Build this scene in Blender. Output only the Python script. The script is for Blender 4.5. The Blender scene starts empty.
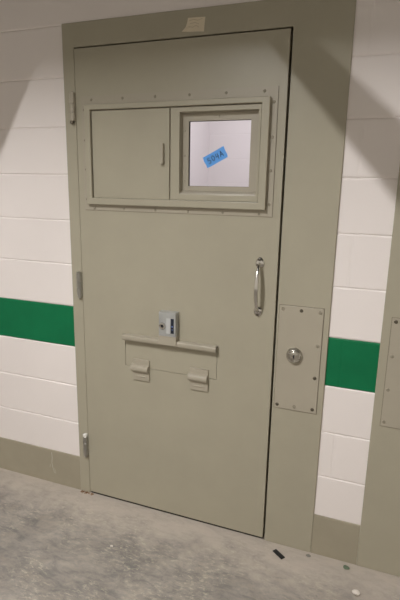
import bpy, bmesh, math, random
from mathutils import Vector, Matrix

random.seed(4)
C = bpy.context.scene.collection
Z0 = 0.028                      # block courses start this far under the finished floor
COURSE = 0.2032
def Z(v): return v - Z0

# ------------------------------------------------------------------ materials
def new_mat(name):
    m = bpy.data.materials.new(name); m.use_nodes = True
    nt = m.node_tree
    return m, nt, nt.nodes['Principled BSDF']

def noise(nt, scale, detail=3.0, rough=0.5, vec=None):
    n = nt.nodes.new('ShaderNodeTexNoise')
    n.inputs['Scale'].default_value = scale
    n.inputs['Detail'].default_value = detail
    n.inputs['Roughness'].default_value = rough
    if vec is not None: nt.links.new(vec, n.inputs['Vector'])
    return n

def obj_coord(nt):
    return nt.nodes.new('ShaderNodeTexCoord').outputs['Object']

def ramp(nt, src, stops):
    r = nt.nodes.new('ShaderNodeValToRGB')
    while len(r.color_ramp.elements) < len(stops): r.color_ramp.elements.new(0.5)
    for e, (p, c) in zip(r.color_ramp.elements, stops):
        e.position = p
        e.color = (c[0], c[1], c[2], 1) if hasattr(c, '__len__') else (c, c, c, 1)
    nt.links.new(src, r.inputs['Fac'])
    return r.outputs['Color']

def bump(nt, b, height, strength, dist):
    n = nt.nodes.new('ShaderNodeBump')
    n.inputs['Strength'].default_value = strength
    n.inputs['Distance'].default_value = dist
    nt.links.new(height, n.inputs['Height'])
    nt.links.new(n.outputs['Normal'], b.inputs['Normal'])

def paint(name, col, rough=0.42, var=0.05, bscale=220, bstr=0.12, spec=0.4):
    m, nt, b = new_mat(name)
    co = obj_coord(nt)
    n = noise(nt, 5.0, 4, 0.6, co)
    lo = [c * (1 - var) for c in col]; hi = [min(1, c * (1 + var)) for c in col]
    nt.links.new(ramp(nt, n.outputs['Fac'], [(0.3, lo), (0.7, hi)]), b.inputs['Base Color'])
    b.inputs['Roughness'].default_value = rough
    b.inputs['Specular IOR Level'].default_value = spec
    n2 = noise(nt, bscale, 2, 0.5, co)
    bump(nt, b, n2.outputs['Fac'], bstr, 0.002)
    return m

def metal(name, col, rough):
    m, nt, b = new_mat(name)
    n = noise(nt, 60, 3, 0.6, obj_coord(nt))
    nt.links.new(ramp(nt, n.outputs['Fac'], [(0.3, rough * 0.8), (0.7, min(1, rough * 1.25))]), b.inputs['Roughness'])
    b.inputs['Base Color'].default_value = (*col, 1)
    b.inputs['Metallic'].default_value = 1
    return m

OLIVE = (0.365, 0.333, 0.255)
M = {}
M['steel_paint'] = paint('olive_steel_paint', OLIVE, 0.34, 0.03, 260, 0.08, 0.4)
M['plate_paint'] = paint('olive_plate_paint', (0.372, 0.333, 0.263), 0.36, 0.03, 260, 0.08, 0.4)
M['seam'] = paint('seam_shade_sealant', (0.20, 0.175, 0.13), 0.7, 0.05)  # dark colour for the caulk and the shadow line at plate edges
M['screw_paint'] = paint('dulled_screw_paint', (0.285, 0.255, 0.195), 0.5, 0.05)
M['base_paint'] = paint('olive_base_paint', (0.325, 0.289, 0.216), 0.5, 0.06, 120, 0.25)
M['green'] = paint('green_stripe_paint', (0.004, 0.148, 0.056), 0.5, 0.10, 140, 0.35, 0.2)
M['chrome'] = metal('polished_steel', (0.62, 0.60, 0.57), 0.20)
M['dull_metal'] = metal('dull_zinc', (0.42, 0.41, 0.38), 0.38)
M['lock_steel'] = metal('worn_lock_steel', (0.48, 0.455, 0.41), 0.30)
M['dark_steel'] = metal('dark_screw_steel', (0.16, 0.14, 0.11), 0.5)
M['bright_pin'] = paint('bright_zinc_cap', (0.78, 0.76, 0.72), 0.25, 0.03, 200, 0.05, 0.9)
M['box_grey'] = paint('cast_zinc_grey', (0.33, 0.33, 0.315), 0.34, 0.35, 90, 0.35, 0.9)
M['black'] = paint('black_plastic', (0.012, 0.012, 0.013), 0.5, 0.05)
M['gasket'] = paint('gasket_gap_shade', (0.03, 0.026, 0.02), 0.8, 0.05)  # glazing gasket, and shade painted into the door gaps
M['label_white'] = paint('label_white', (0.46, 0.46, 0.45), 0.5, 0.02)
M['label_blue'] = paint('label_navy', (0.012, 0.016, 0.030), 0.4, 0.05)
M['label_print'] = paint('label_print_blue', (0.10, 0.14, 0.30), 0.5, 0.0)
M['ink'] = paint('marker_ink', (0.006, 0.012, 0.05), 0.7, 0.0)
M['pencil'] = paint('pencil_marks', (0.50, 0.43, 0.32), 0.8, 0.0)
M['tape'] = paint('blue_masking_tape', (0.12, 0.37, 0.84), 0.65, 0.08, 400, 0.4)
M['paper'] = paint('buff_paper', (0.64, 0.56, 0.43), 0.8, 0.10, 60, 0.8)
M['ceiling'] = paint('ceiling_grey', (0.055, 0.05, 0.042), 0.8, 0.02)
M['lamp_metal'] = paint('white_lamp_housing', (0.75, 0.75, 0.74), 0.5, 0.02)
M['debris_grey'] = paint('grey_crumb', (0.22, 0.21, 0.18), 0.9, 0.3)
M['debris_green'] = paint('greenish_crumb', (0.14, 0.18, 0.12), 0.9, 0.3)
M['debris_pale'] = paint('pale_plaster_crumb', (0.66, 0.60, 0.53), 0.9, 0.2)
M['rust'] = paint('rusty_grit', (0.22, 0.12, 0.06), 0.95, 0.4, 90, 0.8)

def block_paint(name, col):
    m, nt, b = new_mat(name)
    co = obj_coord(nt)
    n = noise(nt, 3.0, 3, 0.55, co)
    nt.links.new(ramp(nt, n.outputs['Fac'], [(0.3, [c * .965 for c in col]), (0.7, col)]), b.inputs['Base Color'])
    b.inputs['Roughness'].default_value = 0.5
    b.inputs['Specular IOR Level'].default_value = 0.35
    v = nt.nodes.new('ShaderNodeTexVoronoi'); v.inputs['Scale'].default_value = 55
    nt.links.new(co, v.inputs['Vector'])
    pit = ramp(nt, v.outputs['Distance'], [(0.0, 0.0), (0.10, 1.0)])
    n2 = noise(nt, 130, 4, 0.6, co)
    mx = nt.nodes.new('ShaderNodeMath'); mx.operation = 'MULTIPLY_ADD'
    nt.links.new(n2.outputs['Fac'], mx.inputs[0]); mx.inputs[1].default_value = 0.8
    nt.links.new(pit, mx.inputs[2])
    bump(nt, b, mx.outputs[0], 0.16, 0.003)
    return m
M['block'] = block_paint('white_painted_block', (0.80, 0.735, 0.71))
M['cell_block'] = block_paint('cell_white_block', (0.80, 0.76, 0.78))

def concrete():
    m, nt, b = new_mat('worn_concrete')
    co = obj_coord(nt)
    def mixer(fac, c1, c2, mode='MIX', k=None):
        x = nt.nodes.new('ShaderNodeMixRGB'); x.blend_type = mode
        if k is None: nt.links.new(fac, x.inputs['Fac'])
        else: x.inputs['Fac'].default_value = k
        for c, i in ((c1, 'Color1'), (c2, 'Color2')):
            if isinstance(c, tuple): x.inputs[i].default_value = (*c, 1)
            else: nt.links.new(c, x.inputs[i])
        return x.outputs['Color']
    def math_(op, a, bb, c=None):
        x = nt.nodes.new('ShaderNodeMath'); x.operation = op
        for i, v in enumerate((a, bb, c)):
            if v is None: continue
            if isinstance(v, float): x.inputs[i].default_value = v
            else: nt.links.new(v, x.inputs[i])
        return x.outputs[0]
    big = noise(nt, 2.6, 10, 0.72, co); big.inputs['Distortion'].default_value = 0.5
    base = ramp(nt, big.outputs['Fac'], [(0.34, (0.215, 0.194, 0.172)), (0.47, (0.265, 0.239, 0.211)),
                                         (0.58, (0.322, 0.288, 0.251)), (0.72, (0.39, 0.348, 0.30))])
    mp = nt.nodes.new('ShaderNodeMapping'); nt.links.new(co, mp.inputs['Vector'])
    mp.inputs['Rotation'].default_value = (0, 0, 0.55); mp.inputs['Scale'].default_value = (1.0, 2.4, 1)
    mid = noise(nt, 11, 10, 0.74, mp.outputs['Vector']); mid.inputs['Distortion'].default_value = 0.6
    midc = ramp(nt, mid.outputs['Fac'], [(0.38, (0.68, 0.70, 0.74)), (0.50, (0.95, 0.95, 0.96)), (0.62, (1.16, 1.13, 1.08))])
    col = mixer(None, base, midc, 'MULTIPLY', 0.9)
    # pale cement smears and flecks, in patches
    fl = noise(nt, 30, 8, 0.78, mp.outputs['Vector'])
    flm = ramp(nt, fl.outputs['Fac'], [(0.52, 0.0), (0.60, 1.0)])
    pn = noise(nt, 3.6, 5, 0.6, co)
    pm = ramp(nt, pn.outputs['Fac'], [(0.42, 0.0), (0.56, 0.6)])
    col = mixer(math_('MULTIPLY', flm, pm), col, (0.56, 0.50, 0.38))
    # small dark specks
    sp = noise(nt, 75, 4, 0.7, co)
    col = mixer(ramp(nt, sp.outputs['Fac'], [(0.63, 0.0), (0.72, 0.6)]), col, (0.17, 0.155, 0.13))
    # swept plaster dust lying along the foot of the wall
    sx = nt.nodes.new('ShaderNodeSeparateXYZ'); nt.links.new(co, sx.inputs[0])
    dn = noise(nt, 6, 8, 0.7, co)
    edge = math_('MULTIPLY_ADD', dn.outputs['Fac'], 0.55, sx.outputs['Y'])
    fine = ramp(nt, mid.outputs['Fac'], [(0.3, 0.75), (0.6, 1.0)])
    dm = math_('MULTIPLY', ramp(nt, edge, [(0.0, 0.0), (0.20, 0.85)]), fine)
    col = mixer(dm, col, (0.49, 0.428, 0.365))
    nt.links.new(col, b.inputs['Base Color'])
    b.inputs['Roughness'].default_value = 0.62
    b.inputs['Specular IOR Level'].default_value = 0.25
    bump(nt, b, mid.outputs['Fac'], 0.25, 0.004)
    return m
M['concrete'] = concrete()

def glass():
    m, nt, b = new_mat('clear_glazing')
    b.inputs['Base Color'].default_value = (0.97, 0.98, 0.98, 1)
    b.inputs['Transmission Weight'].default_value = 1
    b.inputs['Roughness'].default_value = 0.0
    b.inputs['IOR'].default_value = 1.3
    return m
M['glass'] = glass()

def emitter(name, col, s):
    m, nt, b = new_mat(name)
    b.inputs['Base Color'].default_value = (*col, 1)
    b.inputs['Emission Color'].default_value = (*col, 1)
    b.inputs['Emission Strength'].default_value = s
    return m

# ------------------------------------------------------------------ mesh helpers
def obj(name, bm, mat, parent=None, smooth=False):
    bmesh.ops.recalc_face_normals(bm, faces=bm.faces)
    me = bpy.data.meshes.new(name); bm.to_mesh(me); bm.free()
    for x in (mat if isinstance(mat, (list, tuple)) else [mat]): me.materials.append(x)
    if smooth:
        me.polygons.foreach_set('use_smooth', [True] * len(me.polygons))
    o = bpy.data.objects.new(name, me); C.objects.link(o)
    if parent: o.parent = parent
    if smooth:
        md = o.modifiers.new('angle', 'EDGE_SPLIT'); md.split_angle = math.radians(40)
    return o

def add_box(bm, x0, x1, y0, y1, z0, z1, bev=0.0, seg=2, mi=0):
    vs = [bm.verts.new(p) for p in ((x0,y0,z0),(x1,y0,z0),(x1,y1,z0),(x0,y1,z0),(x0,y0,z1),(x1,y0,z1),(x1,y1,z1),(x0,y1,z1))]
    fs = [bm.faces.new([vs[i] for i in q]) for q in ((0,1,2,3),(4,7,6,5),(0,4,5,1),(1,5,6,2),(2,6,7,3),(3,7,4,0))]
    for f in fs: f.material_index = mi
    if bev:
        ed = list({e for f in fs for e in f.edges})
        bmesh.ops.bevel(bm, geom=ed, offset=bev, segments=seg, affect='EDGES', profile=0.5)

def box(x0, x1, y0, y1, z0, z1, bev=0.0, seg=2):
    bm = bmesh.new(); add_box(bm, x0, x1, y0, y1, z0, z1, bev, seg); return bm

def add_plate(bm, x0, x1, z0, z1, y0, y1, holes=(), xs=(), zs=()):
    """slab in the wall plane with rectangular through-holes"""
    X = sorted({x0, x1, *[h[0] for h in holes], *[h[1] for h in holes], *xs})
    ZZ = sorted({z0, z1, *[h[2] for h in holes], *[h[3] for h in holes], *zs})
    vd = {}
    def v(x, y, z):
        k = (round(x, 5), round(y, 5), round(z, 5))
        if k not in vd: vd[k] = bm.verts.new((x, y, z))
        return vd[k]
    def solid(i, j):
        if i < 0 or j < 0 or i >= len(X) - 1 or j >= len(ZZ) - 1: return False
        cx, cz = (X[i] + X[i+1]) / 2, (ZZ[j] + ZZ[j+1]) / 2
        return not any(h[0] < cx < h[1] and h[2] < cz < h[3] for h in holes)
    for i in range(len(X) - 1):
        for j in range(len(ZZ) - 1):
            if not solid(i, j): continue
            a, b, c, d = X[i], X[i+1], ZZ[j], ZZ[j+1]
            bm.faces.new((v(a,y0,c), v(b,y0,c), v(b,y0,d), v(a,y0,d)))
            bm.faces.new((v(a,y1,c), v(a,y1,d), v(b,y1,d), v(b,y1,c)))
            if not solid(i-1, j): bm.faces.new((v(a,y0,c), v(a,y0,d), v(a,y1,d), v(a,y1,c)))
            if not solid(i+1, j): bm.faces.new((v(b,y0,c), v(b,y1,c), v(b,y1,d), v(b,y0,d)))
            if not solid(i, j-1): bm.faces.new((v(a,y0,c), v(a,y1,c), v(b,y1,c), v(b,y0,c)))
            if not solid(i, j+1): bm.faces.new((v(a,y0,d), v(b,y0,d), v(b,y1,d), v(a,y1,d)))

def plate(*a, bev=0.0, **k):
    bm = bmesh.new(); add_plate(bm, *a, **k)
    if bev:
        bmesh.ops.dissolve_limit(bm, angle_limit=0.01, verts=bm.verts, edges=bm.edges)
        bmesh.ops.recalc_face_normals(bm, faces=bm.faces)
        ed = [e for e in bm.edges if len(e.link_faces) == 2 and e.calc_face_angle(0) > 0.5]
        bmesh.ops.bevel(bm, geom=ed, offset=bev, segments=2, affect='EDGES', profile=0.5)
    return bm

def add_ring_bevel(bm, out, inn, yo, yi):
    """picture-frame ring whose face slopes from depth yo at the outer rectangle to yi at the inner one"""
    def rect(r, y): return [bm.verts.new((x, y, z)) for x, z in ((r[0],r[2]),(r[1],r[2]),(r[1],r[3]),(r[0],r[3]))]
    a, b = rect(out, yo), rect(inn, yi)
    for k in range(4):
        bm.faces.new((a[k], a[(k+1)%4], b[(k+1)%4], b[k]))
    return a, b

def add_lathe(bm, prof, origin, axis='y', n=24, mi=0):
    """prof: list of (radius, distance along axis); axis '-y' sticks out of the door"""
    ox, oy, oz = origin
    rings = []
    for r, d in prof:
        ring = []
        for k in range(n):
            a = 2 * math.pi * k / n
            if axis == '-y': p = (ox + r*math.cos(a), oy - d, oz + r*math.sin(a))
            elif axis == 'z': p = (ox + r*math.cos(a), oy + r*math.sin(a), oz + d)
            else: p = (ox + d, oy + r*math.cos(a), oz + r*math.sin(a))
            ring.append(bm.verts.new(p))
        rings.append(ring)
    for q, w in zip(rings, rings[1:]):
        for k in range(n):
            f = bm.faces.new((q[k], q[(k+1)%n], w[(k+1)%n], w[k])); f.material_index = mi
    f = bm.faces.new(rings[0][::-1]); f.material_index = mi
    f = bm.faces.new(rings[-1]); f.material_index = mi

def lathe(prof, origin, axis, n=24):
    bm = bmesh.new(); add_lathe(bm, prof, origin, axis, n); return bm

def add_tube(bm, pts, radii, n=14, flat=1.0):
    pts = [Vector(p) for p in pts]
    rings = []
    for i, p in enumerate(pts):
        t = (pts[min(i+1, len(pts)-1)] - pts[max(i-1, 0)]).normalized()
        u = Vector((1, 0, 0)); u = (u - t * u.dot(t)).normalized(); w = t.cross(u)
        r = radii[i]
        rings.append([bm.verts.new(p + u*r*math.cos(2*math.pi*k/n) + w*r*flat*math.sin(2*math.pi*k/n)) for k in range(n)])
    for q, w in zip(rings, rings[1:]):
        for k in range(n): bm.faces.new((q[k], q[(k+1)%n], w[(k+1)%n], w[k]))
    bm.faces.new(rings[0][::-1]); bm.faces.new(rings[-1])

def add_prism_x(bm, prof, x0, x1):
    """closed (y,z) outline extruded along x"""
    a = [bm.verts.new((x0, y, z)) for y, z in prof]; b = [bm.verts.new((x1, y, z)) for y, z in prof]
    n = len(prof)
    for k in range(n): bm.faces.new((a[k], a[(k+1)%n], b[(k+1)%n], b[k]))
    bm.faces.new(a[::-1]); bm.faces.new(b)

def add_stroke(bm, pts, w, frame, y):
    """flat pen stroke: polyline in the (u,v) frame of a surface lying in the wall plane"""
    o, u, v = frame
    P = [Vector(p) for p in pts]
    for a, b in zip(P, P[1:]):
        d = (b - a).normalized(); a2, b2 = a - d*w*.4, b + d*w*.4; n = Vector((-d.y, d.x)) * w/2
        q = [a2 + n, a2 - n, b2 - n, b2 + n]
        lo = [bm.verts.new((o[0] + u[0]*p.x + v[0]*p.y, y, o[1] + u[1]*p.x + v[1]*p.y)) for p in q]
        hi = [bm.verts.new((t.co.x, y - 0.00008, t.co.z)) for t in lo]
        bm.faces.new(hi); bm.faces.new(lo[::-1])
        for k in range(4): bm.faces.new((lo[k], lo[(k+1)%4], hi[(k+1)%4], hi[k]))

def thing(name, label, cat, loc=(0,0,0), group=None, kind=None):
    o = bpy.data.objects.new(name, None); C.objects.link(o); o.location = loc
    o.empty_display_size = 0.05
    return tag(o, label, cat, group, kind)

def tag(o, label, cat, group=None, kind=None):
    o['label'] = label; o['category'] = cat
    if group: o['group'] = group
    if kind: o['kind'] = kind
    return o

# ------------------------------------------------------------------ the setting
FY = -0.007          # front of the steel frame and of the door skin
DX0, DX1, DZ0, DZ1 = 0.0, 0.910, Z(0.0405), Z(2.137)
FX0, FX1, FZ1 = -0.0590, 1.1265, Z(2.238)
NX0 = 1.318          # neighbouring frame

# block wall: courses of bevelled blocks with tooled joints
def wall_blocks(segs_at, z_lo, z_hi, axis_y=0.0, thick=0.19):
    bm = bmesh.new()
    k0, k1 = 0, int(math.ceil((z_hi + Z0) / COURSE))
    J, D = 0.0048, 0.0035
    for k in range(k0, k1):
        za, zb = max(Z(k*COURSE), z_lo), min(Z((k+1)*COURSE), z_hi)
        off = 1.183 + (0.0 if k % 2 == 0 else 0.2032)
        if axis_y: D, J = 0.0012, 0.004
        for (xa, xb) in segs_at(k):
            cuts = [xa] + sorted(off + 0.4064*n for n in range(-14, 14) if xa + 0.012 < off + 0.4064*n < xb - 0.012 and xa > 0.5) + [xb]
            mi = 1 if k == 4 else 0
            prof = [(axis_y + thick, za), (axis_y + D, za), (axis_y + D*0.6, za + J*0.45), (axis_y + 0.0003, za + J),
                    (axis_y, za + J*1.5), (axis_y, zb - J*1.5), (axis_y + 0.0003, zb - J), (axis_y + D*0.6, zb - J*0.45), (axis_y + D, zb), (axis_y + thick, zb)]
            xs = [cuts[0]]
            ys = [0.0]
            for c in cuts[1:-1]:
                xs += [c - 0.006, c - 0.002, c + 0.002, c + 0.006]; ys += [0, 0.0008, 0.0008, 0]
            xs.append(cuts[-1]); ys.append(0.0)
            rows = []
            for x, dy in zip(xs, ys):
                rows.append([bm.verts.new((x, y + (dy if y < axis_y + 0.05 else 0), z)) for y, z in prof])
            n = len(prof)
            for a, b in zip(rows, rows[1:]):
                for q in range(n):
                    f = bm.faces.new((a[q], a[(q+1)%n], b[(q+1)%n], b[q])); f.material_index = mi
            bm.faces.new(rows[0][::-1]); bm.faces.new(rows[-1])
    return bm
XL, XR, CEIL = -4.0, 5.0, 2.90
def segs(k):
    if k < 11: return [(XL, FX0 + 0.012), (FX1 - 0.012, NX0 + 0.012), (NX0 + 0.19, XR)]
    return [(XL, XR)]
w = obj('wall_back', wall_blocks(segs, 0.0, CEIL), [M['block'], M['green']])
tag(w, 'white painted block wall with a green stripe around the cell door', 'wall', kind='structure')

f = obj('floor', box(XL, XR, -7.0, 3.0, -0.12, 0.0), M['concrete'])
tag(f, 'worn grey concrete floor with dusty mottled patches', 'floor', kind='structure')
c = obj('ceiling', box(XL, XR, -3.3, 3.0, CEIL, CEIL + 0.2), M['ceiling'])
tag(c, 'dark ceiling slab over the corridor', 'ceiling', kind='structure')

# the cell behind the door, seen through the small window
CXL, CYB = -0.22, 2.30
cell = bmesh.new()
wl = wall_blocks(lambda k: [(CXL, 2.2)], 0.0, CEIL, axis_y=CYB, thick=0.12)
o = obj('wall_cell_back', wl, [M['cell_block'], M['cell_block']]); tag(o, 'white back wall of the cell seen through the door window', 'wall', kind='structure')
o = obj('wall_cell_left', box(CXL - 0.12, CXL, 0.2, CYB, 0.0, CEIL), M['cell_block']); tag(o, 'white left wall of the cell seen through the door window', 'wall', kind='structure')
o = obj('wall_cell_right', box(2.2, 2.32, 0.2, CYB, 0.0, CEIL), M['cell_block']); tag(o, 'white right wall of the cell', 'wall', kind='structure')

# painted base course
def baseboard(x0, x1):
    bm = bmesh.new()
    add_prism_x(bm, [(0.001, 0.0), (-0.004, 0.0), (-0.004, Z(0.214)), (-0.003, Z(0.2195)), (0.001, Z(0.221))], x0, x1)
    return bm
o = obj('baseboard_left', baseboard(XL, FX0 - 0.0005), M['base_paint']); tag(o, 'olive painted base band along the wall left of the door', 'baseboard', kind='structure')
sc = bmesh.new()
F0 = ((-0.235, Z(0.105)), (1, 0), (0, 1))
add_stroke(sc, [(0, 0.10), (0.002, 0.07), (-0.002, 0.04), (0.003, 0.012)], 0.004, F0, -0.0041)
add_stroke(sc, [(0.003, 0.012), (0.011, -0.016)], 0.003, F0, -0.0041)
add_stroke(sc, [(-0.012, 0.03), (-0.016, 0.01)], 0.002, F0, -0.0041)
add_stroke(sc, [(0.014, 0.012), (0.02, -0.02)], 0.002, F0, -0.0041)
M['scuff'] = paint('pale_scuff', (0.52, 0.48, 0.40), 0.7, 0.2)
obj('scuff_mark', sc, M['scuff'], o)['label'] = 'pale vertical scuff on the base band'
o = obj('baseboard_right', baseboard(FX1 + 0.0005, NX0 - 0.0005), M['base_paint']); tag(o, 'short olive painted base between the two steel frames', 'baseboard', kind='structure')

# steel frames -------------------------------------------------------------
STOP = 0.056
GAPR, GAPT, GAPL = 0.009, 0.006, 0.0025
def screw(parent, x, z, y, r=0.0062, dark=False, name='screw', mat=None):
    bm = bmesh.new()
    add_lathe(bm, [(r, -0.001), (r, 0.0012), (r*0.82, 0.0026), (r*0.5, 0.0032), (r*0.42, 0.0031), (r*0.36, 0.0012), (0.0005, 0.001)], (x, y, z), '-y', 14)
    s = obj(name, bm, M['dark_steel'] if dark else mat or M['screw_paint'], parent, True)
    if dark: s['label'] = 'bare dark screw head'
    return s

def jamb(bm, x0, x1, z0, z1):
    add_box(bm, x0, x1, FY, 0.20, z0, z1, 0.002, 1)

fr = bmesh.new()
jamb(fr, FX0, DX0 - GAPL, 0.0, FZ1)
jamb(fr, DX1 + GAPR, FX1, 0.0, FZ1)
jamb(fr, DX0 - GAPL - 0.004, DX1 + GAPR + 0.004, DZ1 + GAPT, FZ1)
frame = thing('trim_1', 'wide olive steel frame around the closed cell door', 'door frame', (0, 0, 0), kind='structure')
obj('door_frame', fr, M['steel_paint'], frame)
st = bmesh.new()
add_box(st, DX0 - GAPL, DX0 + 0.016, STOP, 0.09, 0.0, DZ1 + GAPT)
add_box(st, DX1 - 0.016, DX1 + GAPR, STOP, 0.09, 0.0, DZ1 + GAPT)
add_box(st, DX0, DX1, STOP, 0.09, DZ1 - 0.016, DZ1 + GAPT)
add_box(st, DX0 + 0.001, DX1 - 0.001, FY + 0.006, 0.09, 0.0, DZ0 - 0.0015)  # dark strip added to fill the gap under the door with shade
obj('door_stop_gap_shade', st, M['gasket'], frame)  # stops coloured near black so the door gaps look shaded

def lock_plate(parent, x0, x1, z0, z1, screws, cyl=None):
    bm = box(x0, x1, FY - 0.0042, FY + 0.001, z0, z1, 0.0014, 2)
    p = obj('lock_plate', bm, M['plate_paint'], parent)
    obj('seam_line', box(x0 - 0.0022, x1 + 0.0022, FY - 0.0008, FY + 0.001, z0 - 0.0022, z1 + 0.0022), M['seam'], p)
    p['label'] = 'screwed-on cover plate with a keyhole' if cyl else 'screwed-on cover plate'
    for x, z, dark in screws: screw(p, x, z, FY - 0.0040, 0.0072, dark)
    if cyl:
        x, z = cyl; y = FY - 0.0042
        bz = obj('lock_bezel', lathe([(0.0325, -0.0005), (0.0325, 0.005), (0.0312, 0.0095), (0.0275, 0.0155), (0.0245, 0.0175), (0.0225, 0.0170), (0.0215, 0.0125), (0.0005, 0.0125)], (x, y, z), '-y', 36), M['lock_steel'], p, True)
        bz['label'] = 'round steel lock collar'
        key = bmesh.new()
        add_lathe(key, [(0.0185, 0.0120), (0.0185, 0.0142), (0.0175, 0.0150), (0.0005, 0.0150)], (x, y, z), '-y', 30)
        kc = obj('key_cylinder', key, M['lock_steel'], p, True)
        kh = bmesh.new()
        add_box(kh, x - 0.0035, x + 0.0025, y - 0.0154, y - 0.0148, z - 0.010, z + 0.005)
        obj('keyhole', kh, M['black'], p)['label'] = 'black keyhole slot'
    return p
LZ0, LZ1 = Z(0.687), Z(1.130)
ls = [(0.943, 1.115, 0), (1.016, 1.114, 1), (1.089, 1.114, 0), (1.088, 0.977, 0), (1.086, 0.841, 1),
      (1.086, 0.704, 1), (1.012, 0.704, 0), (0.941, 0.703, 1)]
lock_plate(frame, 0.9285, 1.1025, LZ0, LZ1, [(x, Z(z), d) for x, z, d in ls], (0.9995, Z(0.927)))

nf = bmesh.new()
jamb(nf, NX0, NX0 + 0.204, 0.0, FZ1)
frame2 = thing('trim_2', 'olive steel frame of the next cell at the right edge', 'door frame', (0, 0, 0), kind='structure')
obj('door_frame', nf, M['steel_paint'], frame2)
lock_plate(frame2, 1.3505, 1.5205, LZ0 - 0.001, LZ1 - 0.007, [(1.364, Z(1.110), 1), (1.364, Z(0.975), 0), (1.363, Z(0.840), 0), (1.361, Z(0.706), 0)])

# ------------------------------------------------------------------ the door
WX0, WX1, WZ0, WZ1 = 0.519, 0.7755, Z(1.586), Z(1.838)      # glass
BX0, BX1, BZ0, BZ1 = 0.491, 0.811, Z(1.5535), Z(1.8690)    # recess around it
PX0, PX1, PZ0, PZ1 = 0.2195, 0.6695, Z(0.7645), Z(0.906)   # food port
door = thing('door_1', 'olive steel cell door with a small window, food port and pull handle', 'door', (0, 0, 0), kind='structure')
bm = plate(DX0, DX1, DZ0, DZ1, FY, FY + 0.05, holes=[(BX0 + 0.002, BX1 - 0.002, BZ0 + 0.002, BZ1 - 0.002), (PX0, PX1, PZ0, PZ1)])
obj('door_panel', bm, M['steel_paint'], door)

# viewing assembly: screwed flange
GX0, GX1, GZ0, GZ1 = 0.029, 0.878, Z(1.475), Z(1.949)
bm = plate(GX0, GX1, GZ0, GZ1, FY - 0.0034, FY + 0.001, holes=[(BX0 + 0.002, BX1 - 0.002, BZ0 + 0.002, BZ1 - 0.002)])
flange = obj('mounting_flange', bm, M['plate_paint'], door)
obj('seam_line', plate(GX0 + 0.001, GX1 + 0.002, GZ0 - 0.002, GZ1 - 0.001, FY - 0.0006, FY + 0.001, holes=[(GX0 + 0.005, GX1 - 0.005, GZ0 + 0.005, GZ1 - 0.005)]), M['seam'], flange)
for x in (0.079, 0.228, 0.377, 0.526, 0.677, 0.826):
    screw(flange, x, Z(1.934), FY - 0.0032, 0.0056)
    screw(flange, x, Z(1.4845), FY - 0.0032, 0.0056)
for z in (1.894, 1.770, 1.648, 1.521):
    screw(flange, 0.042, Z(z), FY - 0.0032, 0.0056)
    screw(flange, 0.864, Z(z), FY - 0.0032, 0.0056)

# raised surround
RY = FY - 0.025
RX0, RX1, RZ0, RZ1 = 0.054, 0.8535, Z(1.5005), Z(1.912)
IX0, IX1, IZ0, IZ1 = 0.081, 0.8235, Z(1.529), Z(1.8905)
bm = plate(RX0, RX1, RZ0, RZ1, RY, FY, holes=[(IX0, IX1, IZ0, IZ1)], bev=0.003)
obj('raised_surround', bm, M['steel_paint'], door)

# blank shutter on the left half
SXR = 0.4460
sh = obj('shutter_panel', plate(IX0 + 0.0035, SXR, IZ0 + 0.0005, IZ1 - 0.004, FY - 0.014, FY - 0.003, bev=0.001), M['steel_paint'], door)
bm = bmesh.new()
add_box(bm, 0.4105, 0.4245, FY - 0.030, FY - 0.0125, Z(1.671), Z(1.752), 0.0015, 2)
add_box(bm, 0.396, 0.4195, FY - 0.0165, FY - 0.0125, Z(1.672), Z(1.681), 0.001, 1)
obj('pull_tab', bm, M['plate_paint'], sh)

# glazed sash on the right half
AX0, AX1, AZ0, AZ1 = 0.4515, IX1 - 0.002, IZ0 + 0.0005, IZ1 - 0.004

sash = obj('window_sash', plate(AX0, AX1, AZ0, AZ1, FY - 0.016, FY + 0.020, holes=[(BX0, BX1, BZ0, BZ1)], bev=0.0015), M['steel_paint'], door)
bm = bmesh.new()
BY = FY + 0.013
add_plate(bm, BX0, BX1, BZ0, BZ1, BY, BY + 0.006, holes=[(WX0, WX1, WZ0, WZ1)])
add_prism_x(bm, [(FY - 0.012, BZ0 - 0.001), (FY - 0.010, BZ0 + 0.004), (BY + 0.001, BZ0 + 0.016), (BY + 0.001, BZ0 - 0.001)], BX0, BX1)
obj('glazing_bead', bm, M['plate_paint'], sash)
gk = bmesh.new()
add_plate(gk, WX0 - 0.008, WX1 + 0.008, WZ0 - 0.008, WZ1 + 0.008, BY + 0.0045, BY + 0.0075, holes=[(WX0 + 0.004, WX1 - 0.001, WZ0 + 0.001, WZ1 - 0.002)])
obj('gasket', gk, M['gasket'], sash)['label'] = 'dark glazing gasket'
GY = BY + 0.0075
obj('glass_pane', box(WX0 - 0.009, WX1 + 0.009, GY, GY + 0.006, WZ0 - 0.009, WZ1 + 0.009), M['glass'], sash)['label'] = 'clear glass pane'
for z in (1.605, 1.705, 1.80): screw(sash, 0.5015, Z(z), BY, 0.0045, mat=M['plate_paint'])
for x in (0.645,): screw(sash, x, Z(1.853), BY, 0.0045, mat=M['plate_paint'])

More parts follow.
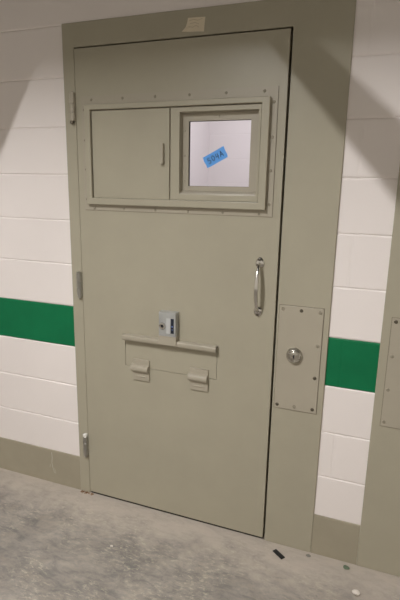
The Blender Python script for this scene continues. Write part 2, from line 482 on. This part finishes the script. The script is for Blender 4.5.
# food port: flap, ledge rail, lock box, hinges
obj('food_port_flap', plate(PX0 + 0.0018, PX1 - 0.0018, PZ0 + 0.0018, PZ1 - 0.001, FY + 0.0002, FY + 0.048), M['steel_paint'], door)
bm = bmesh.new()
y = FY
prof = [(y + 0.0005, Z(0.9225)), (y - 0.024, Z(0.9225)), (y - 0.0285, Z(0.9215)), (y - 0.0310, Z(0.9185)), (y - 0.0315, Z(0.9150)),
        (y - 0.0305, Z(0.9030)), (y - 0.0285, Z(0.8985)), (y - 0.0255, Z(0.8965)), (y - 0.0235, Z(0.8985)),
        (y - 0.0240, Z(0.9120)), (y - 0.0210, Z(0.9170)), (y + 0.0005, Z(0.9175))]
add_prism_x(bm, prof, 0.2195, 0.672)
# end plates of the hooked rail
ends = [(y + 0.0005, Z(0.922)), (y - 0.024, Z(0.922)), (y - 0.0283, Z(0.921)), (y - 0.0308, Z(0.918)), (y - 0.0313, Z(0.915)), (y - 0.0303, Z(0.9025)), (y - 0.028, Z(0.8982)), (y - 0.0255, Z(0.8968)), (y + 0.0005, Z(0.903))]
add_prism_x(bm, ends, 0.2195, 0.2235); add_prism_x(bm, ends, 0.668, 0.672)
obj('port_rail', bm, M['plate_paint'], door, True)

bx0, bx1, bz0, bz1 = 0.408, 0.4885, Z(0.944), Z(1.0525)
lb = obj('port_lock', box(bx0, bx1, FY - 0.036, FY + 0.0005, bz0, bz1, 0.0022, 2), M['box_grey'], door)
lb['label'] = 'small grey metal lock box with a key cylinder'
obj('lock_base', box(bx0 - 0.002, bx1 + 0.002, FY - 0.0365, FY + 0.0005, Z(0.904), Z(0.9445), 0.001, 1), M['plate_paint'], lb)
yl = FY - 0.036
kc = obj('key_cylinder', lathe([(0.0155, -0.001), (0.0155, 0.003), (0.0135, 0.0065), (0.0105, 0.0070), (0.0005, 0.0070)], (0.4265, yl, Z(0.9905)), '-y', 24), M['chrome'], lb, True)
bm = bmesh.new()
add_lathe(bm, [(0.0066, 0.0065), (0.0066, 0.0075), (0.0005, 0.0075)], (0.4275, yl, Z(0.991)), '-y', 16)
obj('keyhole', bm, M['black'], lb)['label'] = 'black keyhole'
bm = bmesh.new(); add_box(bm, 0.4445, 0.4625, yl - 0.0006, yl + 0.001, Z(0.9575), Z(1.0265), 0.0002, 1)
obj('label_strip', bm, M['label_white'], lb)['label'] = 'white label strip'
bm = bmesh.new(); add_box(bm, 0.4660, 0.4805, yl - 0.0006, yl + 0.001, Z(0.9600), Z(1.0265), 0.0002, 1)
obj('label_strip', bm, M['label_blue'], lb)['label'] = 'dark navy label strip'
bm = bmesh.new(); add_box(bm, 0.4690, 0.4775, yl - 0.0010, yl, Z(0.988), Z(0.995)); add_box(bm, 0.4690, 0.4775, yl - 0.0010, yl, Z(0.976), Z(0.979))
obj('label_print', bm, M['label_print'], lb)

def flap_hinge_ridge(x0, x1):
    return box(x0, x1, FY - 0.0125, FY - 0.007, Z(0.722), Z(0.729), 0.002, 2)
def flap_hinge(x0, x1, parent):
    h = obj('flap_hinge', box(x0, x1, FY - 0.0085, FY + 0.0005, Z(0.704), Z(0.806), 0.0015, 2), M['plate_paint'], parent)
    bm = bmesh.new(); pr = []
    for k in range(13):
        a = math.pi * (0.10 + 0.95 * k / 12)
        pr.append((FY - 0.014 - 0.0125*math.sin(a), Z(0.7645) + 0.0155*math.cos(a)))
    pr = [(FY - 0.004, Z(0.784))] + pr + [(FY - 0.004, Z(0.747))]
    add_prism_x(bm, pr, x0 - 0.005, x1 - 0.002)
    obj('hinge_barrel', bm, M['plate_paint'], h, True)
    obj('slot_ridge', flap_hinge_ridge(x0 + 0.014, x1 - 0.018), M['plate_paint'], h)  # raised ridge standing in for the shadowed slot low on the plate
    return h
flap_hinge(0.2625, 0.347, door); flap_hinge(0.548, 0.633, door)

# pull handle
hx, hz0, hz1 = 0.8395, Z(1.0925), Z(1.2925)
hb = bmesh.new(); pts = []; rad = []
for k in range(25):
    t = k / 24; z = hz0 + 0.002 + (hz1 - hz0 - 0.004) * t
    e = math.sin(math.pi * t)
    pts.append((hx, FY - 0.006 - 0.044 * (e ** 0.55), z)); rad.append(0.0060 + 0.0026 * e ** 1.2)
add_tube(hb, pts, rad, 16)
handle = obj('pull_handle', hb, M['chrome'], door, True); handle['label'] = 'bowed polished steel pull handle'
for zc, s in ((hz1, 1), (hz0, -1)):
    ft = bmesh.new()
    add_lathe(ft, [(0.0175, -0.0005), (0.0175, 0.003), (0.0155, 0.006), (0.010, 0.0095), (0.0005, 0.011)], (hx, FY, zc - s*0.003), '-y', 24)
    for v in ft.verts:
        dz = v.co.z - zc
        v.co.z = zc + dz * (1.55 if dz * s > 0 else 1.0)
    foot = obj('mounting_foot', ft, M['chrome'], handle, True)
    obj('screw', lathe([(0.0058, 0.006), (0.0058, 0.0095), (0.004, 0.0115), (0.0005, 0.0117)], (hx, FY, zc + s*0.0125), '-y', 14), M['dark_steel'], handle, True)

# hinges at the left edge
def hinge(z0, z1, mat, pin_mat, label, hook):
    r = 0.0122; x, y = -0.0115, FY - 0.0108
    bm = bmesh.new(); L = z1 - z0
    n = 3
    for k in range(n):
        a, b = z0 + L*k/n + 0.0007, z0 + L*(k+1)/n - 0.0007
        add_lathe(bm, [(r*0.93, a), (r, a + 0.001), (r, b - 0.001), (r*0.93, b)], (x, y, 0), 'z', 18)
    add_box(bm, x - 0.004, x + 0.0115, y, FY + 0.002, z0, z1)
    h = obj('hinge', bm, mat, door, True); h['label'] = label
    obj('hinge_pin', lathe([(0.0108, z1 - 0.001), (0.0125, z1 + 0.003), (0.0118, z1 + 0.010), (0.007, z1 + 0.0135), (0.0006, z1 + 0.0145)], (x, y, 0), 'z', 16), pin_mat, h, True)
    obj('pin_tip', lathe([(0.004, z0 - 0.012), (0.0085, z0 - 0.009), (0.0085, z0 + 0.001)], (x - (0.003 if hook else 0), y - (0.002 if hook else 0), 0), 'z', 16), M['dark_steel'] if hook else mat, h, True)
hinge(Z(1.850), Z(1.955), M['plate_paint'], M['plate_paint'], 'painted upper hinge', True)
hinge(Z(1.077), Z(1.178), M['dull_metal'], M['dull_metal'], 'bare grey middle hinge', False)
hinge(Z(0.250), Z(0.355), M['dull_metal'], M['bright_pin'], 'grey lower hinge with a bright pin cap', False)

# ------------------------------------------------------------------ loose things
# blue tape label on the glass
TC = [(0.584, 1.696), (0.669, 1.743), (0.691, 1.705), (0.611, 1.660)]
tp = bmesh.new(); yt = GY - 0.0003
u = Vector((0.0855, 0.0445)); ul = u.length; un = u.normalized(); vn = Vector((-un.y, un.x))
org = Vector((0.5995, Z(1.6565))); tw, th = 0.098, 0.0465
outline = [(0, 0.001), (0.02, 0), (0.05, 0.0005), (tw - 0.003, 0), (tw, 0.012), (tw - 0.0015, 0.026), (tw - 0.0005, th), (0.05, th - 0.0005), (0.001, th), (-0.0015, 0.03), (0.001, 0.014)]
lo = []; hi = []
for a, b in outline:
    p = org + un*a + vn*b
    lo.append(tp.verts.new((p.x, yt + 0.0002, p.y))); hi.append(tp.verts.new((p.x, yt, p.y)))
tp.faces.new(hi); tp.faces.new(lo[::-1])
for k in range(len(lo)):
    tp.faces.new((lo[k], lo[(k+1) % len(lo)], hi[(k+1) % len(lo)], hi[k]))
tape = obj('tape_label', tp, M['tape']); tag(tape, 'tilted piece of blue tape with handwriting on the door window', 'tape')
FR = ((org.x, org.y), (un.x, un.y), (vn.x, vn.y))
gl = {'5': [[(.75, 1), (.15, 1), (.12, .56), (.5, .62), (.78, .4), (.7, .1), (.4, 0), (.08, .1)]],
      '0': [[(.45, 1), (.15, .8), (.1, .35), (.3, .03), (.6, .05), (.85, .4), (.8, .8), (.45, 1)]],
      '4': [[(.25, 1), (.12, .45), (.85, .5)], [(.72, .98), (.66, 0)]],
      'A': [[(.05, 0), (.5, 1), (.9, 0)], [(.2, .36), (.8, .36)]]}
wr = bmesh.new()
for k, ch in enumerate('504A'):
    ox, oy = 0.0135 + k * 0.0185, 0.0130 + (0.001 if k % 2 else -0.0005)
    for s in gl[ch]:
        add_stroke(wr, [(ox + px*0.0148, oy + py*0.0205) for px, py in s], 0.0026, FR, yt - 0.00005)
obj('marker_writing', wr, M['ink'], tape)['label'] = 'dark blue marker writing'

# torn paper tag stuck to the head of the frame
pb = bmesh.new()
TG = [(0.4915, 2.1605), (0.5215, 2.158), (0.552, 2.157), (0.581, 2.1545), (0.583, 2.178), (0.5865, 2.204), (0.551, 2.2055), (0.5155, 2.207), (0.5125, 2.191), (0.507, 2.176)]
lo = []; hi = []
for k, (x, z) in enumerate(TG):
    lift = 0.004 if k == 0 else (0.0018 if k in (6, 5) else 0.0006)
    lo.append(pb.verts.new((x, FY - lift + 0.0004, Z(z)))); hi.append(pb.verts.new((x, FY - lift - 0.0004, Z(z))))
cl = pb.verts.new((0.545, FY - 0.0001, Z(2.18))); ch_ = pb.verts.new((0.545, FY - 0.0009, Z(2.18)))
n = len(TG)
for k in range(n):
    pb.faces.new((hi[k], hi[(k+1)%n], ch_)); pb.faces.new((lo[(k+1)%n], lo[k], cl))
    pb.faces.new((lo[k], lo[(k+1)%n], hi[(k+1)%n], hi[k]))
tagp = obj('paper_tag', pb, M['paper']); tag(tagp, 'torn buff paper tag stuck above the door', 'tag')
wr = bmesh.new(); FP = ((0.515, Z(2.160)), (1, -0.03), (0.03, 1))
for s in ([(0.006, 0.036), (0.022, 0.040), (0.040, 0.036), (0.058, 0.041)], [(0.010, 0.026), (0.028, 0.029), (0.044, 0.024)], [(0.004, 0.016), (0.020, 0.013), (0.034, 0.019), (0.046, 0.012)]):
    add_stroke(wr, s, 0.0022, FP, FY - 0.0022)
obj('pencil_scribble', wr, M['pencil'], tagp)['label'] = 'faint illegible scribble'

# bits on the floor
def crumb(name, x, y, r, mat, seed, sz=0.5):
    rnd = random.Random(seed); bm = bmesh.new()
    bmesh.ops.create_icosphere(bm, subdivisions=2, radius=r)
    for v in bm.verts:
        k = 0.75 + 0.5 * rnd.random()
        v.co = Vector((v.co.x * k * 1.15, v.co.y * k, v.co.z * sz * (0.8 + 0.4 * rnd.random())))
    lowest = min(v.co.z for v in bm.verts)
    for v in bm.verts: v.co.z = max(v.co.z - lowest - 0.0004, 0.0)
    o = obj(name, bm, mat); o.location = (x, y, 0.0002); return o
bm = bmesh.new(); add_box(bm, -0.029, 0.029, -0.0105, 0.0105, 0.0, 0.004, 0.0008, 1)
add_box(bm, -0.021, 0.006, -0.005, 0.005, 0.0038, 0.0052, 0.0006, 1)
o = obj('plastic_chip', bm, M['black']); o.location = (0.998, -0.069, 0.0002); o.rotation_euler = (0, 0, math.radians(-36))
tag(o, 'small black plastic strip on the floor below the lock plate', 'debris')
tag(crumb('paint_chip', 1.120, -0.030, 0.0085, M['debris_grey'], 1, 0.35), 'small grey chip on the floor at the frame corner', 'debris')
tag(crumb('paint_chip', 1.279, -0.040, 0.0105, M['debris_green'], 2, 0.4), 'small greenish chip on the floor below the right base', 'debris')
tag(crumb('plaster_crumb', 1.327, -0.163, 0.0125, M['debris_pale'], 3, 0.6), 'pale plaster crumb near the bottom right corner', 'debris')
tag(crumb('plaster_crumb', 0.300, -0.300, 0.0055, M['debris_pale'], 5, 0.6), 'tiny pale crumb on the floor left in front of the door', 'debris')
rg = bmesh.new(); rr = random.Random(8)
for k in range(26):
    x = -0.055 + 0.075 * rr.random(); y = FY - 0.003 - 0.014 * rr.random()
    r = 0.0018 + 0.003 * rr.random()
    bmesh.ops.create_icosphere(rg, subdivisions=1, radius=r, matrix=Matrix.Translation((x, y, r * 0.55)) @ Matrix.Diagonal((1.3, 1, 0.6, 1)))
o = obj('rust_grit', rg, M['rust']); tag(o, 'reddish brown grit on the floor under the lower hinge', 'grit', kind='stuff')

# ------------------------------------------------------------------ light
LX, LY0, LY1, LZ = 0.235, -2.10, -1.40, Z(2.77)
TUBE = 4050
lamp = thing('ceiling_light', 'slim ceiling light with added shadow-casting bars above the corridor', 'ceiling light', (LX, (LY0 + LY1)/2, CEIL))
def lpart(name, bm, mat):
    o = obj(name, bm, mat); o.parent = lamp; o.matrix_parent_inverse = Matrix.Translation(-lamp.location); return o
lpart('housing', box(LX - 0.03, LX + 0.03, LY0 - 0.02, LY1 + 0.02, LZ + 0.012, CEIL, 0.002, 1), M['lamp_metal'])
bm = bmesh.new(); n_ = 10; r0, r1 = [], []
for k in range(n_):
    q = 2 * math.pi * k / n_
    r0.append(bm.verts.new((LX + 0.005*math.cos(q), LY0, LZ + 0.005*math.sin(q)))); r1.append(bm.verts.new((LX + 0.005*math.cos(q), LY1, LZ + 0.005*math.sin(q))))
for k in range(n_): bm.faces.new((r0[k], r0[(k+1)%n_], r1[(k+1)%n_], r1[k]))
bm.faces.new(r0[::-1]); bm.faces.new(r1)
lpart('lamp_tube', bm, emitter('lamp_tube_glow', (1, 0.99, 0.985), TUBE))
R_ = 0.30
def make_shadow_bar(a_in, a_out, s):  # unseen bars, added and angled to cast the diagonal shadow bands
    bm = bmesh.new(); pts = []
    for a, r in ((a_in, R_), (a_out, R_), (a_out, R_ + 0.004), (a_in, R_ + 0.004)):
        pts.append((LX + s * r * math.cos(math.radians(a)), LZ - r * math.sin(math.radians(a))))
    v0 = [bm.verts.new((x, LY0 - 0.05, z)) for x, z in pts]; v1 = [bm.verts.new((x, LY1 + 0.62, z)) for x, z in pts]
    for k in range(4): bm.faces.new((v0[k], v0[(k+1)%4], v1[(k+1)%4], v1[k]))
    bm.faces.new(v0[::-1]); bm.faces.new(v1)
    for yy in (LY0 - 0.045, LY1 + 0.615):
        xm, zm = LX + s * R_ * math.cos(math.radians((a_in + a_out)/2)), LZ - R_ * math.sin(math.radians((a_in + a_out)/2))
        add_box(bm, xm - 0.003, xm + 0.003, yy - 0.003, yy + 0.003, zm, CEIL)
    return bm
lpart('shadow_bar', make_shadow_bar(48.5, 41.5, 1), M['lamp_metal'])
lpart('shadow_bar', make_shadow_bar(57.5, 46.5, -1), M['lamp_metal'])
lpart('cutoff_plate', box(LX - 0.45, LX + 0.45, LY1 + 0.055, LY1 + 0.06, Z(2.53), CEIL), M['lamp_metal'])  # unseen plate added to cut lamp light off the top of the wall

cl_ = bpy.data.lights.new('cell_lamp', 'AREA'); cl_.shape = 'RECTANGLE'; cl_.size = 0.5; cl_.size_y = 0.9
cl_.energy = 26; cl_.color = (1.0, 0.96, 0.97)
co_ = bpy.data.objects.new('cell_lamp', cl_); C.objects.link(co_); co_.location = (0.7, 1.2, CEIL - 0.05)

wd = bpy.data.worlds.new('dayroom_light'); bpy.context.scene.world = wd; wd.use_nodes = True
bg = wd.node_tree.nodes['Background']; bg.inputs['Color'].default_value = (1.0, 0.92, 0.78, 1); bg.inputs['Strength'].default_value = 0.62

# ------------------------------------------------------------------ camera
cam = bpy.data.cameras.new('camera'); co = bpy.data.objects.new('camera', cam); C.objects.link(co)
cam.sensor_fit = 'VERTICAL'; cam.sensor_height = 36; cam.sensor_width = 24; cam.lens = 482 * 36 / 600
cam.clip_start = 0.05
yaw, pit, rol = 0.358273212, -0.229260854, 0.0190472798
fw = Vector((-math.sin(yaw)*math.cos(pit), math.cos(yaw)*math.cos(pit), math.sin(pit)))
r = Vector((math.cos(yaw), math.sin(yaw), 0)); up = r.cross(fw)
r2 = r*math.cos(rol) + up*math.sin(rol); u2 = up*math.cos(rol) - r*math.sin(rol)
mw = Matrix((r2, u2, -fw)).transposed().to_4x4(); mw.translation = Vector((1.28691769, -1.88008397, Z(1.58109947)))
co.matrix_world = mw
S = bpy.context.scene; S.camera = co
S.view_settings.view_transform = 'Standard'; S.view_settings.look = 'None'
S.view_settings.gamma = 1; S.view_settings.use_curve_mapping = False
S.view_settings.exposure = 0.0
